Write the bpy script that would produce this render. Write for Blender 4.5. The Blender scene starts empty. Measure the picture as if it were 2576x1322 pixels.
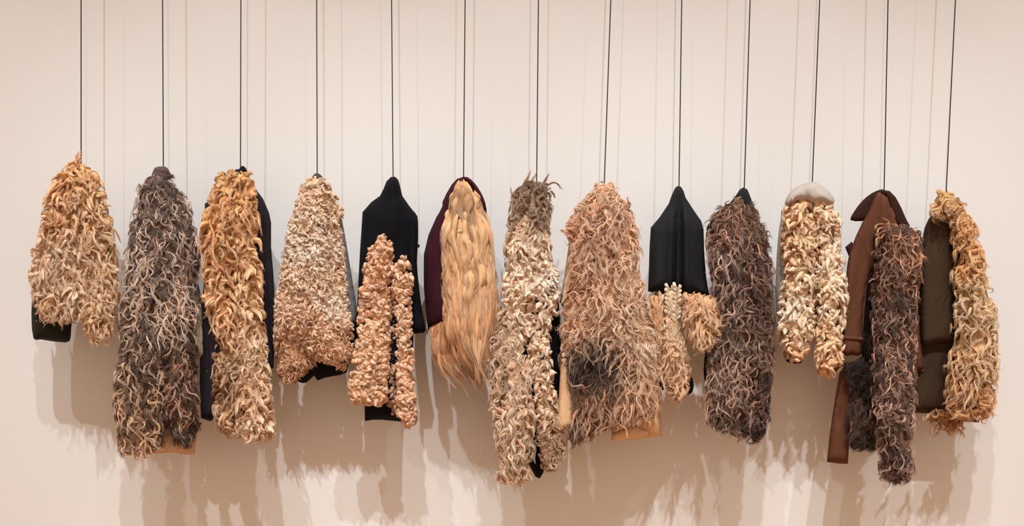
import bpy, math, random
import numpy as np
from mathutils import Vector
from mathutils.geometry import delaunay_2d_cdt

RS = np.random.RandomState(11)
random.seed(11)
SC = bpy.context.scene
COL = SC.collection

# ------------------------------------------------------------------ camera
W_PX, H_PX = 2576.0, 1322.0
PX = 0.0015                       # one pixel on the hanging plane, metres
DC = 3.8                          # camera to hanging plane
Y0 = -0.20                        # hanging plane, 20 cm in front of the wall (wall face y = 0)
CAM_Z = 1.45
CAM_Y = Y0 - DC
cam_d = bpy.data.cameras.new('camera')
cam = bpy.data.objects.new('camera', cam_d); COL.objects.link(cam)
cam.location = (0, CAM_Y, CAM_Z); cam.rotation_euler = (math.pi / 2, 0, 0)
cam_d.sensor_fit = 'HORIZONTAL'; cam_d.sensor_width = 36.0
cam_d.lens = 36.0 * DC / (W_PX * PX)
cam_d.clip_end = 60
SC.camera = cam

# ------------------------------------------------------------------ world, light, exposure
SC.view_settings.view_transform = 'Standard'
SC.view_settings.look = 'None'
SC.view_settings.exposure = 0.0
SC.view_settings.gamma = 1.0
SC.view_settings.use_curve_mapping = False
wd = bpy.data.worlds.new('gallery_air'); SC.world = wd; wd.use_nodes = True
bgn = wd.node_tree.nodes['Background']
bgn.inputs['Color'].default_value = (1.0, 0.80, 0.63, 1); bgn.inputs['Strength'].default_value = 0.64

def spot(x, y, z, tx, tz, power, col=(0.91, 1.0, 1.08), angle=38, blend=0.95, size=0.042):
    l = bpy.data.lights.new('track_spot', 'SPOT'); l.energy = power; l.color = col
    l.spot_size = math.radians(angle); l.spot_blend = blend; l.shadow_soft_size = size
    o = bpy.data.objects.new('track_spot', l); COL.objects.link(o)
    o.location = (x, y, z)
    o.rotation_euler = (Vector((tx, 0, tz)) - Vector((x, y, z))).to_track_quat('-Z', 'Y').to_euler()
    return o
LY, LZ = -3.4, 6.7
for lx, pw in ((-2.99, 560), (-1.725, 880), (-0.575, 850), (0.575, 920), (1.725, 820), (2.99, 860)):
    spot(lx, LY, LZ, lx * 0.85, -0.2, pw * 0.93)

# ------------------------------------------------------------------ small helpers
def lin(c):
    c = np.asarray(c, float) / 255.0
    return np.where(c <= 0.04045, c / 12.92, ((c + 0.055) / 1.055) ** 2.4)

def world(p):
    """(across, down, towards the viewer) in hanging-plane pixels -> metres"""
    p = np.asarray(p, float)
    d = DC - p[..., 2] * PX
    k = PX * d / DC
    return np.stack([(p[..., 0] - W_PX / 2) * k, Y0 - p[..., 2] * PX, CAM_Z - (p[..., 1] - H_PX / 2) * k], -1)

def link(o, parent=None):
    COL.objects.link(o)
    if parent is not None: o.parent = parent
    return o

def mesh_obj(name, v, f, mat, parent=None, smooth=True):
    me = bpy.data.meshes.new(name)
    v = np.asarray(v, np.float32); f = np.asarray(f, np.int32)
    if f.ndim == 2:
        n, k = f.shape
        me.vertices.add(len(v)); me.vertices.foreach_set('co', v.ravel())
        me.loops.add(n * k); me.loops.foreach_set('vertex_index', f.ravel())
        me.polygons.add(n); me.polygons.foreach_set('loop_start', np.arange(0, n * k, k, dtype=np.int32))
        me.polygons.foreach_set('use_smooth', np.full(n, smooth))
        me.update(calc_edges=True); me.validate()
    me.materials.append(mat)
    return link(bpy.data.objects.new(name, me), parent)

def smooth_poly(p, it=2):
    p = np.asarray(p, float)
    for _ in range(it):
        q = np.roll(p, -1, 0); a = np.roll(p, 1, 0); b = np.roll(p, -2, 0)
        m = (-a + 9 * p + 9 * q - b) / 16.0
        p = np.stack([p, m], 1).reshape(-1, 2)
    return p

def resample(p, s):
    out = []
    for a, b in zip(p, np.roll(p, -1, 0)):
        n = max(1, int(round(np.linalg.norm(b - a) / s)))
        out += [a + (b - a) * i / n for i in range(n)]
    return np.array(out)

def inside(p, q):
    x, y = q[:, 0][:, None], q[:, 1][:, None]
    a = p; b = np.roll(p, -1, 0)
    c = ((a[:, 1] > y) != (b[:, 1] > y)) & (x < (b[:, 0] - a[:, 0]) * (y - a[:, 1]) / (b[:, 1] - a[:, 1] + 1e-12) + a[:, 0])
    return (c.sum(1) % 2) == 1

class Surf:
    """A padded panel: an outline with a domed front, as a cloth body hangs."""
    def __init__(s, poly, base=0.0, T=35.0, R=60.0, back=20.0, sm=2, folds=None):
        s.poly = smooth_poly(poly, sm) if sm else np.asarray(poly, float)
        s.base, s.T, s.R, s.back, s.folds = base, T, R, back, folds
    def dist(s, q):
        q = np.asarray(q, float); out = np.empty(len(q))
        a = s.poly; d = np.roll(a, -1, 0) - a; L2 = (d ** 2).sum(1) + 1e-9
        for i in range(0, len(q), 20000):
            c = q[i:i + 20000, None, :] - a[None]
            t = np.clip((c * d).sum(-1) / L2, 0, 1)
            r = c - t[..., None] * d
            out[i:i + 20000] = np.sqrt((r ** 2).sum(-1).min(1))
        return np.where(inside(s.poly, q), out, -out)
    def dome(s, dist):
        t = np.clip(dist / s.R, 0, 1)
        return np.sqrt(np.maximum(0, 1 - (1 - t) ** 2))
    def front(s, q, dist=None):
        if dist is None: dist = s.dist(q)
        h = s.dome(dist)
        w = s.base + s.T * h
        if s.folds is not None: w = w + s.folds(q[:, 0], q[:, 1]) * np.minimum(1, h * 1.5)
        return w
    def normal(s, q):
        e = 4.0
        f = lambda dx, dy: s.base + s.T * s.dome(s.dist(q + np.array([dx, dy])))
        gx = (f(e, 0) - f(-e, 0)) / (2 * e); gy = (f(0, e) - f(0, -e)) / (2 * e)
        n = np.stack([-gx, -gy, np.ones(len(q))], 1)
        return n / np.linalg.norm(n, axis=1)[:, None]

def panel(name, S, mat, parent=None, step=9.0):
    """closed mesh of a Surf: front and back skins welded along the outline"""
    b = resample(S.poly, step)
    lo, hi = b.min(0), b.max(0)
    gx, gy = np.meshgrid(np.arange(lo[0], hi[0], step), np.arange(lo[1], hi[1], step))
    g = np.stack([gx.ravel(), gy.ravel()], 1)
    g[:, 0] += (np.round((g[:, 1] - lo[1]) / step) % 2) * step * 0.5
    g = g[S.dist(g) > step * 0.55]
    pts = np.concatenate([b, g]); nb = len(b)
    vs, es, fs, ov, oe, of = delaunay_2d_cdt([Vector(p) for p in pts], [(i, (i + 1) % nb) for i in range(nb)], [], 1, 1e-4)
    q = np.array([[v.x, v.y] for v in vs]); f = np.array(fs)
    d = S.dist(q); rim = d < 0.05
    a2 = (q[f[:, 1], 0] - q[f[:, 0], 0]) * (q[f[:, 2], 1] - q[f[:, 0], 1]) - (q[f[:, 2], 0] - q[f[:, 0], 0]) * (q[f[:, 1], 1] - q[f[:, 0], 1])
    f[a2 > 0] = f[a2 > 0][:, ::-1]
    front = S.front(q, np.maximum(d, 0)); back = S.base - S.back * S.dome(np.maximum(d, 0))
    front[rim] = S.base; 
    idx = np.full(len(q), -1); idx[~rim] = np.arange((~rim).sum()) + len(q); idx[rim] = np.nonzero(rim)[0]
    P = np.concatenate([np.column_stack([q, front]), np.column_stack([q[~rim], back[~rim]])])
    F = np.concatenate([f, idx[f][:, ::-1]])
    return mesh_obj(name, world(P), F, mat, parent)

# ------------------------------------------------------------------ materials
def new_mat(name):
    m = bpy.data.materials.new(name); m.use_nodes = True
    nt = m.node_tree
    return m, nt, nt.nodes['Principled BSDF']

def cloth(name, rgb, rgb2=None, rough=0.95, scale=500.0, bump=0.25, sheen=0.15, weave=True):
    m, nt, b = new_mat(name)
    c = lin(rgb); c2 = lin(rgb2) if rgb2 is not None else c * 0.72
    tc = nt.nodes.new('ShaderNodeTexCoord')
    n1 = nt.nodes.new('ShaderNodeTexNoise'); n1.inputs['Scale'].default_value = scale; n1.inputs['Detail'].default_value = 3
    n2 = nt.nodes.new('ShaderNodeTexNoise'); n2.inputs['Scale'].default_value = 9; n2.inputs['Detail'].default_value = 5
    mx = nt.nodes.new('ShaderNodeMix'); mx.data_type = 'FLOAT'; mx.inputs[0].default_value = 0.5
    r = nt.nodes.new('ShaderNodeValToRGB')
    r.color_ramp.elements[0].position = 0.35; r.color_ramp.elements[1].position = 0.65
    r.color_ramp.elements[0].color = (*c2, 1); r.color_ramp.elements[1].color = (*c, 1)
    bp = nt.nodes.new('ShaderNodeBump'); bp.inputs['Strength'].default_value = bump; bp.inputs['Distance'].default_value = 0.002
    L = nt.links.new
    L(tc.outputs['Object'], n1.inputs['Vector']); L(tc.outputs['Object'], n2.inputs['Vector'])
    L(n1.outputs['Fac'], mx.inputs[2]); L(n2.outputs['Fac'], mx.inputs[3])
    L(mx.outputs[0], r.inputs['Fac']); L(r.outputs['Color'], b.inputs['Base Color'])
    L(n1.outputs['Fac'], bp.inputs['Height']); L(bp.outputs['Normal'], b.inputs['Normal'])
    b.inputs['Roughness'].default_value = rough
    b.inputs['Specular IOR Level'].default_value = 0.12
    b.inputs['Sheen Weight'].default_value = sheen; b.inputs['Sheen Roughness'].default_value = 0.5
    b.inputs['Sheen Tint'].default_value = (*np.minimum(1, c * 1.5 + 0.02), 1)
    return m

def wool_mat():
    """locks carry dyed colour with painted root shade and tip highlights (Col) and a coordinate along the staple (St) for the fibre grain"""
    m, nt, b = new_mat('wool_lock')
    L = nt.links.new
    a = nt.nodes.new('ShaderNodeAttribute'); a.attribute_name = 'Col'
    s = nt.nodes.new('ShaderNodeAttribute'); s.attribute_name = 'St'
    n = nt.nodes.new('ShaderNodeTexNoise'); n.inputs['Scale'].default_value = 1.0; n.inputs['Detail'].default_value = 3
    L(s.outputs['Vector'], n.inputs['Vector'])
    r = nt.nodes.new('ShaderNodeMapRange'); r.inputs['From Min'].default_value = 0.3; r.inputs['From Max'].default_value = 0.7
    r.inputs['To Min'].default_value = 0.72; r.inputs['To Max'].default_value = 1.12
    L(n.outputs['Fac'], r.inputs['Value'])
    mul = nt.nodes.new('ShaderNodeVectorMath'); mul.operation = 'SCALE'
    L(a.outputs['Color'], mul.inputs[0]); L(r.outputs['Result'], mul.inputs['Scale'])
    L(mul.outputs['Vector'], b.inputs['Base Color'])
    bp = nt.nodes.new('ShaderNodeBump'); bp.inputs['Strength'].default_value = 0.9; bp.inputs['Distance'].default_value = 0.004
    L(n.outputs['Fac'], bp.inputs['Height']); L(bp.outputs['Normal'], b.inputs['Normal'])
    b.inputs['Roughness'].default_value = 0.6; b.inputs['Specular IOR Level'].default_value = 0.25
    return m
def fibre_mat():
    m, nt, b = new_mat('wool_fibre')
    a = nt.nodes.new('ShaderNodeAttribute'); a.attribute_name = 'Col'
    nt.links.new(a.outputs['Color'], b.inputs['Base Color'])
    b.inputs['Roughness'].default_value = 0.55; b.inputs['Specular IOR Level'].default_value = 0.3
    return m
WOOL, FIBRE = wool_mat(), fibre_mat()
_hide = {}
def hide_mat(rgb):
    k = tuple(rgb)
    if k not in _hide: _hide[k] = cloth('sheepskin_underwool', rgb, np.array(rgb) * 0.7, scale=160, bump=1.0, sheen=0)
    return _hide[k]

# ------------------------------------------------------------------ wool
GAIN = 1.42
def soften(c):
    l = c @ np.array([0.3, 0.55, 0.15])
    return (c * 0.83 + l[:, None] * 0.17) * np.array([1.07, 0.98, 0.95])
def keep(c, m=0.86):
    k = c.max(-1, keepdims=True)
    return np.maximum(0.003, c * np.minimum(1.0, m / np.maximum(k, 1e-6)))
class Tint:
    """dyed colour of a fleece, root and tip factors painting shade and highlights: inverse-distance blend of colour samples (x, y, rgb[, reach])"""
    def __init__(s, pts, dark=0.68, light=1.18, root=0.62, tip=1.16, tipc=None, tipk=0.0, spread=1.0):
        s.xy = np.array([p[:2] for p in pts], float); s.c = soften(np.array([lin(p[2]) for p in pts])) * GAIN
        s.r = np.array([p[3] if len(p) > 3 else 1.0 for p in pts])
        s.dark, s.light, s.root, s.tip, s.spread = dark, light, root, tip, spread
        s.tipc = lin(tipc) if tipc is not None else None; s.tipk = tipk
    def at(s, q):
        d2 = ((q[:, None] - s.xy[None]) ** 2).sum(-1) + 300.0
        w = s.r ** 2 / d2 ** 1.5; w /= w.sum(1)[:, None]
        return w @ s.c

def vnoise(rs, scale, n=6):
    k = rs.normal(0, 1, (n, 2)) / scale; ph = rs.uniform(0, 6.283, (n, 3)); k2 = rs.normal(0, 1, (n, 2)) / scale
    def f(q):
        a = q @ k.T
        b = q @ k2.T
        return np.stack([np.sin(a + ph[:, 0]).sum(1), np.sin(b + ph[:, 1]).sum(1), np.sin(a - b + ph[:, 2]).sum(1)], 1) / math.sqrt(n / 2)
    return f

def unit(v): return v / (np.linalg.norm(v, axis=-1, keepdims=True) + 1e-9)

STY = dict(
    wavy=dict(den=0.85, len=(58, 16), W=(5.6, 1.6), lift=0.6, down=0.75, rnd=0.35, flow=0.75, tuft=40, clump=0.35, grav=0.9, curl=6.5, turns=1.35, m=7, sr=0.62, core=0.74, frizz=2.5, n=11, flat=0.6),
    fuzz=dict(den=0.85, len=(34, 9), W=(6.0, 1.5), lift=0.7, down=0.7, rnd=0.5, flow=0.6, tuft=34, clump=0.3, grav=0.8, curl=4.0, turns=1.2, m=12, sr=0.5, core=0.62, frizz=6.0, n=8, flat=0.7),
    tress=dict(den=0.85, len=(50, 16), W=(2.1, 0.8), lift=0.85, down=0.6, rnd=0.45, flow=0.7, tuft=30, clump=0.35, grav=0.9, curl=6.5, turns=1.3, m=5, sr=0.48, core=0.75, frizz=2.6, n=12, flat=0.7),
    nub=dict(den=1.9, len=(21, 6), W=(5.4, 1.5), lift=0.9, down=0.3, rnd=0.9, flow=0.4, tuft=30, clump=0.15, grav=0.25, curl=5.0, turns=0.9, m=4, sr=0.34, core=1.0, frizz=2.6, n=9, flat=0.85, blunt=0.85, grain=0.8),
    fat=dict(den=1.25, len=(30, 8), W=(6.4, 1.8), lift=0.75, down=0.6, rnd=0.6, flow=0.5, tuft=30, clump=0.2, grav=0.5, curl=4.5, turns=0.8, m=3, sr=0.5, core=1.0, frizz=1.5, n=9, flat=0.75, blunt=0.6, grain=0.7),
    long=dict(den=0.75, len=(150, 40), W=(8.5, 3.0), lift=0.10, down=1.0, rnd=0.05, flow=0.12, fan=0.1, tuft=40, clump=0.3, grav=2.2, curl=3.4, turns=1.1, m=16, sr=0.30, core=0.95, frizz=1.5, n=16, flat=0.42, jit=0.24, hang=110.0, soft_root=1),
)

def field_of(S):
    """flow of long hair: it runs down, fanning out between the panel's two edges"""
    ys = np.linspace(S.poly[:, 1].min() + 2, S.poly[:, 1].max() - 2, 24)
    l, r = [], []
    P = S.poly; Q = np.roll(P, -1, 0)
    for y in ys:
        k = (P[:, 1] > y) != (Q[:, 1] > y)
        x = P[k, 0] + (y - P[k, 1]) / (Q[k, 1] - P[k, 1]) * (Q[k, 0] - P[k, 0])
        l.append(x.min()); r.append(x.max())
    l, r = np.array(l), np.array(r)
    k = np.ones(5) / 5
    sm = lambda v: np.convolve(np.pad(v, 2, 'edge'), k, 'valid')
    l, r = sm(l), sm(r); dl, dr = np.gradient(l, ys), np.gradient(r, ys)
    def f(q):
        u = np.clip((q[:, 0] - np.interp(q[:, 1], ys, l)) / (np.interp(q[:, 1], ys, r) - np.interp(q[:, 1], ys, l) + 1e-6), 0, 1)
        dx = (1 - u) * np.interp(q[:, 1], ys, dl) + u * np.interp(q[:, 1], ys, dr)
        dx = np.clip(dx, -0.7, 0.7) * 0.85
        return unit(np.stack([dx, np.ones_like(dx), 0 * dx], 1))
    return f

def locks(S, style, tint, rs, inset=1.0, scale=1.0, dirn=None, over=None):
    st = dict(STY[style]);
    if over: st.update(over)
    area = 0.5 * abs(np.dot(S.poly[:, 0], np.roll(S.poly[:, 1], -1)) - np.dot(S.poly[:, 1], np.roll(S.poly[:, 0], -1)))
    L = int(area / 1000.0 * 15.5 * st['den'])
    lo, hi = S.poly.min(0), S.poly.max(0)
    g = rs.uniform(lo, hi, (int(L * 2.5 * max(1, (hi - lo).prod() / area)) + 50, 2))
    d = S.dist(g); g1 = g[d > inset]
    rim = g[(d > 0.5) & (d < 9)][:int(L * 0.16)]
    q = np.concatenate([g1[:int(L * 0.86)], rim]); L = len(q)
    d = S.dist(q); nrm = S.normal(q); w0 = S.front(q, d) - 3.0
    # tufts: neighbouring locks lean and gather together
    nt = max(3, int(area / st['tuft'] ** 2 * 1.3))
    tc = g1[rs.choice(len(g1), min(nt, len(g1)), replace=False)]
    ti = ((q[:, None] - tc[None]) ** 2).sum(-1).argmin(1)
    tv = rs.normal(0, 1, (len(tc), 3))[ti]
    tl = np.exp(rs.normal(0, 0.13, len(tc)))[ti]
    tcol = np.exp(rs.normal(0, st.get('tvar', 0.12), (len(tc), 1)))[ti]
    fld = dirn if dirn is not None else (lambda z: np.broadcast_to(np.array([0.0, 1.0, 0.0]), (len(z), 3)))
    if style == 'long' and dirn is None: fld = field_of(S)
    down = fld(q)
    fan = st.get('fan', 0.55)
    v = unit(nrm * np.array([fan, fan, 1.0]) * st['lift'] + st['down'] * down + st['flow'] * tv * np.array([0.8, 0.5, 0.35]) + rs.normal(0, st['rnd'], (L, 3)) * np.array([1, 0.8, 0.6]))
    Ln = np.clip(rs.normal(st['len'][0], st['len'][1], L), st['len'][0] * 0.45, st['len'][0] * 1.7) * scale * tl
    Ln = Ln * np.clip(0.72 + d / 40.0, 0.72, 1.0)
    Wd = np.clip(rs.normal(st['W'][0], st['W'][1], L), st['W'][0] * 0.5, st['W'][0] * 1.9) * scale
    n = st['n']; t = np.linspace(0, 1, n)
    p = np.empty((L, n, 3)); p[:, 0] = np.column_stack([q, w0])
    ds = Ln / (n - 1)
    bend = rs.normal(0, 0.10 if style != 'long' else 0.02, (L, 3))
    for k in range(1, n):
        g3 = fld(p[:, k - 1, :2]) if style == 'long' else down
        v = unit(v + g3 * (st['grav'] * 2.2 / n) + bend + np.array([0, 0, -0.25 / n * 2]))
        p[:, k] = p[:, k - 1] + v * ds[:, None]
    tt = t[None] ** 1.2
    gather = st['clump'] * (tc[ti] - q)
    p[..., 0] += gather[:, 0, None] * tt; p[..., 1] += 0.3 * gather[:, 1, None] * tt
    # curl about the spine
    tan = unit(np.gradient(p, axis=1))
    a = unit(np.cross(tan, np.array([0.15, 0.1, 1.0]))); b = np.cross(tan, a)
    ph = rs.uniform(0, 6.283, L)[:, None] + (6.283 * st['turns'] * (0.7 + 0.6 * rs.rand(L)) * rs.choice([-1, 1], L))[:, None] * t
    A = st['curl'] * scale * (0.6 + 0.8 * rs.rand(L))[:, None] * np.minimum(1, t * 2.2)
    p = p + (A * np.cos(ph))[..., None] * a + (0.6 * A * np.sin(ph))[..., None] * b
    # wool hugs the body: only a little of it stands out past the sides, more hangs below the hem
    flat = p.reshape(-1, 3); dq = S.dist(flat[:, :2])
    out = np.maximum(0, -dq); e = 2.0
    gx = (S.dist(flat[:, :2] + [e, 0]) - S.dist(flat[:, :2] - [e, 0])) / (2 * e)
    gy = (S.dist(flat[:, :2] + [0, e]) - S.dist(flat[:, :2] - [0, e])) / (2 * e)
    loose = np.repeat(np.exp(rs.normal(0, 0.5, L)), n)
    lim = (st.get('stray', 11.0) + st.get('hang', 24.0) * np.clip(-gy - 0.3, 0, 1)) * loose
    pull = out - lim * (1 - np.exp(-out / lim))
    flat[:, 0] += gx * pull; flat[:, 1] += gy * pull
    dq = S.dist(flat[:, :2])
    fr = np.where(dq > 0, S.front(flat[:, :2], np.maximum(dq, 0)), S.base)
    need = fr + (2.0 + 3.0 * np.tile(t, L)) * (np.tile(t, L) > 0.05)
    flat[:, 2] = np.where(dq > -3, np.maximum(flat[:, 2], need), np.maximum(flat[:, 2], S.base - 22))
    p = flat.reshape(L, n, 3)
    # colour: natural root-to-tip tone plus painted shade at roots, highlights at tips
    base = tint.at(q)
    j = tcol * np.exp(rs.normal(0, st.get('jit', 0.14) * tint.spread, (L, 1))) * (1 + rs.normal(0, 0.012, (L, 3)))
    lt = rs.rand(L, 1) ** 1.3
    base = base * j * (tint.dark + (tint.light - tint.dark) * lt)
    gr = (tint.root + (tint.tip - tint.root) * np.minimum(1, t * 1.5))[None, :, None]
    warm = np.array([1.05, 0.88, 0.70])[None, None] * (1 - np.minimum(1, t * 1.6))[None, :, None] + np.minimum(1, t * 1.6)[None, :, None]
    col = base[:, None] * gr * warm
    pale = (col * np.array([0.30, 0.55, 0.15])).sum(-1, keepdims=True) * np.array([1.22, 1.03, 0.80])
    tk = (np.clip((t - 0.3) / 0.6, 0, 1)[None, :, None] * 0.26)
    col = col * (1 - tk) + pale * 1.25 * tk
    if tint.tipc is not None:
        k = (np.clip((t - 0.2) / 0.45, 0, 1)[None, :, None] * tint.tipk * (rs.rand(L, 1, 1) ** 0.7))
        col = col * (1 - k) + tint.tipc * k * j[:, None]
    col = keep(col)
    tan = unit(np.gradient(p, axis=1))
    ref = unit(rs.normal(0, 1, (L, 3)) * 0.6 + np.array([0, 0, 1.0]))
    fa = unit(np.cross(tan, ref[:, None])); fb = np.cross(tan, fa)
    return dict(p=p, t=t, W=Wd, col=col, st=st, L=L, n=n, fa=fa, fb=fb)

def lock_mesh(name, D, rs, parent, sides=6):
    p, t, st, L, n = D['p'], D['t'], D['st'], D['L'], D['n']
    tan = unit(np.gradient(p, axis=1))
    ref = unit(rs.normal(0, 1, (L, 3)) * 0.6 + np.array([0, 0, 1.0]))
    a = unit(np.cross(tan, ref[:, None])); b = np.cross(tan, a)
    if 'fa' in D: a, b = D['fa'], D['fb']
    prof = (0.55 + 0.45 * np.sin(math.pi * np.minimum(1, t * 1.15 + 0.08))) * np.maximum(0, 1 - t ** 1.8) ** 0.9 + 0.03
    if st.get('blunt'):
        bl = np.sqrt(np.maximum(0, 1 - np.abs(2 * np.clip(t * 0.97 + 0.03, 0, 1) - 1) ** 3.0)) * (0.8 + 0.2 * np.sin(5 * t)) + 0.02
        prof = prof * (1 - st['blunt']) + bl * st['blunt']
    if st.get('soft_root'): prof = prof * (0.12 + 0.88 * np.minimum(1, t / 0.09) ** 1.3)
    R = D['W'][:, None] * prof[None] * st['core']
    R = R * (1 + 0.16 * np.sin(t[None] * rs.uniform(9, 18, L)[:, None] + rs.uniform(0, 6.28, L)[:, None]))
    th = np.arange(sides) * 2 * math.pi / sides
    tw = rs.uniform(-1.5, 1.5, L)[:, None, None] * t[None, :, None] + th[None, None]
    V = p[:, :, None] + R[..., None, None] * (np.cos(tw)[..., None] * a[:, :, None] + st['flat'] * np.sin(tw)[..., None] * b[:, :, None])
    V = world(V.reshape(-1, 3))
    i = np.arange(L)[:, None, None] * n * sides; k = np.arange(n - 1)[None, :, None] * sides; s = np.arange(sides)[None, None]
    s2 = (s + 1) % sides
    F = np.stack([i + k + s, i + k + s2, i + k + sides + s2, i + k + sides + s], -1).reshape(-1, 4)
    o = mesh_obj(name, V, F, WOOL, parent)
    me = o.data
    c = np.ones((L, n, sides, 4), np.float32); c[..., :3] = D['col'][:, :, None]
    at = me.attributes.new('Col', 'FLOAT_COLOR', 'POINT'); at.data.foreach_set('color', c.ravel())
    sv = np.empty((L, n, sides, 3), np.float32)
    k1 = (1.0 + D['W'] * 0.16)[:, None, None] * st.get('grain', 1.0)
    sv[..., 0] = np.cos(th)[None, None] * k1 + rs.uniform(0, 500, L)[:, None, None]
    sv[..., 1] = np.sin(th)[None, None] * k1 + rs.uniform(0, 500, L)[:, None, None]
    sv[..., 2] = t[None, :, None] * 1.6
    at = me.attributes.new('St', 'FLOAT_VECTOR', 'POINT'); at.data.foreach_set('vector', sv.ravel())
    o['kind'] = 'stuff'
    return o

def lock_fibres(name, D, rs, parent, every=1):
    st, n, t = D['st'], D['n'], D['t']
    m = st['m']
    p, Wd, col = D['p'][::every], D['W'][::every], D['col'][::every]
    L = len(p)
    tan = unit(np.gradient(p, axis=1))
    ref = unit(rs.normal(0, 1, (L, 3)))
    a = unit(np.cross(tan, ref[:, None])); b = np.cross(tan, a)
    fl = 1.0
    if 'fa' in D: a, b = D['fa'][::every], D['fb'][::every]; fl = min(1.0, st['flat'] + 0.1)
    th = rs.uniform(0, 6.283, (L, m)); rr = np.sqrt(rs.uniform(0.3, 1.0, (L, m)))
    prof = (0.5 + 0.5 * np.sin(math.pi * np.minimum(1, t * 1.2))) * (1 - 0.55 * t ** 3)
    ang = th[..., None] + rs.uniform(-2, 2, (L, m, 1)) * t
    R = (Wd[:, None] * rr)[..., None] * prof
    if st.get('soft_root'): R = R * (0.15 + 0.85 * np.minimum(1, t / 0.09) ** 1.3)
    P = p[:, None] + R[..., None] * (np.cos(ang)[..., None] * a[:, None] + fl * np.sin(ang)[..., None] * b[:, None])
    fz = st['frizz'] * t
    for c in range(3):
        P[..., c] += fz * np.sin(t * rs.uniform(3, 9, (L, m, 1)) + rs.uniform(0, 6.28, (L, m, 1))) * rs.uniform(0.2, 1, (L, m, 1))
    ext = 1 + rs.uniform(-0.1, 0.14, (L, m, 1, 1)) * t[:, None] ** 2
    P = p[:, None, :1] + (P - p[:, None, :1]) * ext
    rad = st['sr'] * (1 - 0.75 * t ** 1.5)[None, None] * rs.uniform(0.6, 1.25, (L, m, 1)) * np.ones((L, m, n))
    C = np.ones((L, m, n, 4), np.float32)
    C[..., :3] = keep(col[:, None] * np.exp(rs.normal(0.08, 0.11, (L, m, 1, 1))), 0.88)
    hc = bpy.data.hair_curves.new(name)
    hc.add_curves([n] * (L * m))
    hc.attributes['position'].data.foreach_set('vector', world(P.reshape(-1, 3)).astype(np.float32).ravel())
    at = hc.attributes.get('radius') or hc.attributes.new('radius', 'FLOAT', 'POINT')
    at.data.foreach_set('value', (rad * PX).astype(np.float32).ravel())
    at = hc.attributes.new('Col', 'FLOAT_COLOR', 'POINT'); at.data.foreach_set('color', C.ravel())
    hc.materials.append(FIBRE)
    o = link(bpy.data.objects.new(name, hc), parent)
    o['kind'] = 'stuff'
    return o

STATS = [0, 0]
def srgb(m): return 255 * np.where(m <= 0.0031308, m * 12.92, 1.055 * np.maximum(m, 1e-6) ** (1 / 2.4) - 0.055)
def sheepskin(parent, poly, style, tint, base=0.0, T=30.0, R=55.0, back=8.0, inset=9.0, scale=1.0, folds=None,
              dirn=None, over=None, sm=2, label=None, name='sheepskin_panel', top=None, under=None):
    """skin panel (part) with its wool: fleece of locks and loose fibres (sub-parts); style 'two' = fuzzy underwool and paler tresses"""
    rs = np.random.RandomState(RS.randint(1 << 30))
    P = smooth_poly(poly, sm) if sm else np.asarray(poly, float)
    # the skin stops a little inside the wool's outline
    e = np.roll(P, -1, 0) - np.roll(P, 1, 0); nn = np.stack([e[:, 1], -e[:, 0]], 1); nn /= np.linalg.norm(nn, axis=1)[:, None] + 1e-9
    ar = np.dot(P[:, 0], np.roll(P[:, 1], -1)) - np.dot(P[:, 1], np.roll(P[:, 0], -1))
    if ar < 0: nn = -nn
    S2 = Surf(P - nn * 1.0, base, T, R, back, 0, folds)
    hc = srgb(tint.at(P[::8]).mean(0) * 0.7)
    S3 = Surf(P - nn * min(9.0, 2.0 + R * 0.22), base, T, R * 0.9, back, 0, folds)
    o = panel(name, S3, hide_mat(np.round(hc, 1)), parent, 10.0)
    if label: o['label'] = label
    if style == 'two':
        jobs = [('fuzz', tint, under), ('tress', top, over)]
    elif style == 'mix':          # puffs of wool with longer curls over them
        jobs = [('fat', tint, dict(den=0.85, len=(36, 9), W=(7.2, 1.9), blunt=0.45, m=6, grain=1.0)), ('wavy', tint, dict(over or {}, den=0.5, W=(4.4, 1.4)))]
    else:
        jobs = [(style, tint, over)]
    for st, tn, ov in jobs:
        D = locks(S2, st, tn, rs, inset=1.0, scale=scale, dirn=dirn, over=ov)
        lock_mesh('fleece', D, rs, o)
        lock_fibres('loose_fibres', D, rs, o)
        STATS[0] += D['L']; STATS[1] += D['L'] * D['st']['m']
    return o, S2

def wisps(parent, paths, W, rgb, name='stray_tuft', m=9, seed=3):
    """single locks that stand clear of the fleece; paths of (x, y, towards the viewer)"""
    rs = np.random.RandomState(seed); n = 12; t = np.linspace(0, 1, n); ps = []
    for q in paths:
        q = smooth_open(np.asarray(q, float)); u = np.linspace(0, 1, len(q))
        ps.append(np.stack([np.interp(t, u, q[:, k]) for k in range(3)], 1))
    p = np.array(ps); L = len(p)
    base = soften(lin(np.array(rgb))[None]) * GAIN * np.exp(rs.normal(0, 0.12, (L, 1)))
    col = keep(base[:, None] * (0.75 + 0.4 * t)[None, :, None])
    D = dict(p=p, t=t, W=np.full(L, float(W)), col=col, st=dict(STY['wavy'], m=m, frizz=2.0), L=L, n=n)
    o = lock_mesh(name, D, rs, parent); lock_fibres('loose_fibres', D, rs, o)
    return o
def smooth_open(q):
    for _ in range(2):
        r = [q[0]]
        for a, b in zip(q[:-1], q[1:]): r += [a * 0.75 + b * 0.25, a * 0.25 + b * 0.75]
        q = np.array(r + [q[-1]])
    return q

def coat(name, x, y, label, w=0.0):
    e = bpy.data.objects.new(name, None); COL.objects.link(e)
    e['label'] = label; e['category'] = 'coat'; e['group'] = 'shaggy sheepskin coats hanging in a row'
    e.empty_display_size = 0.05
    return e

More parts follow.
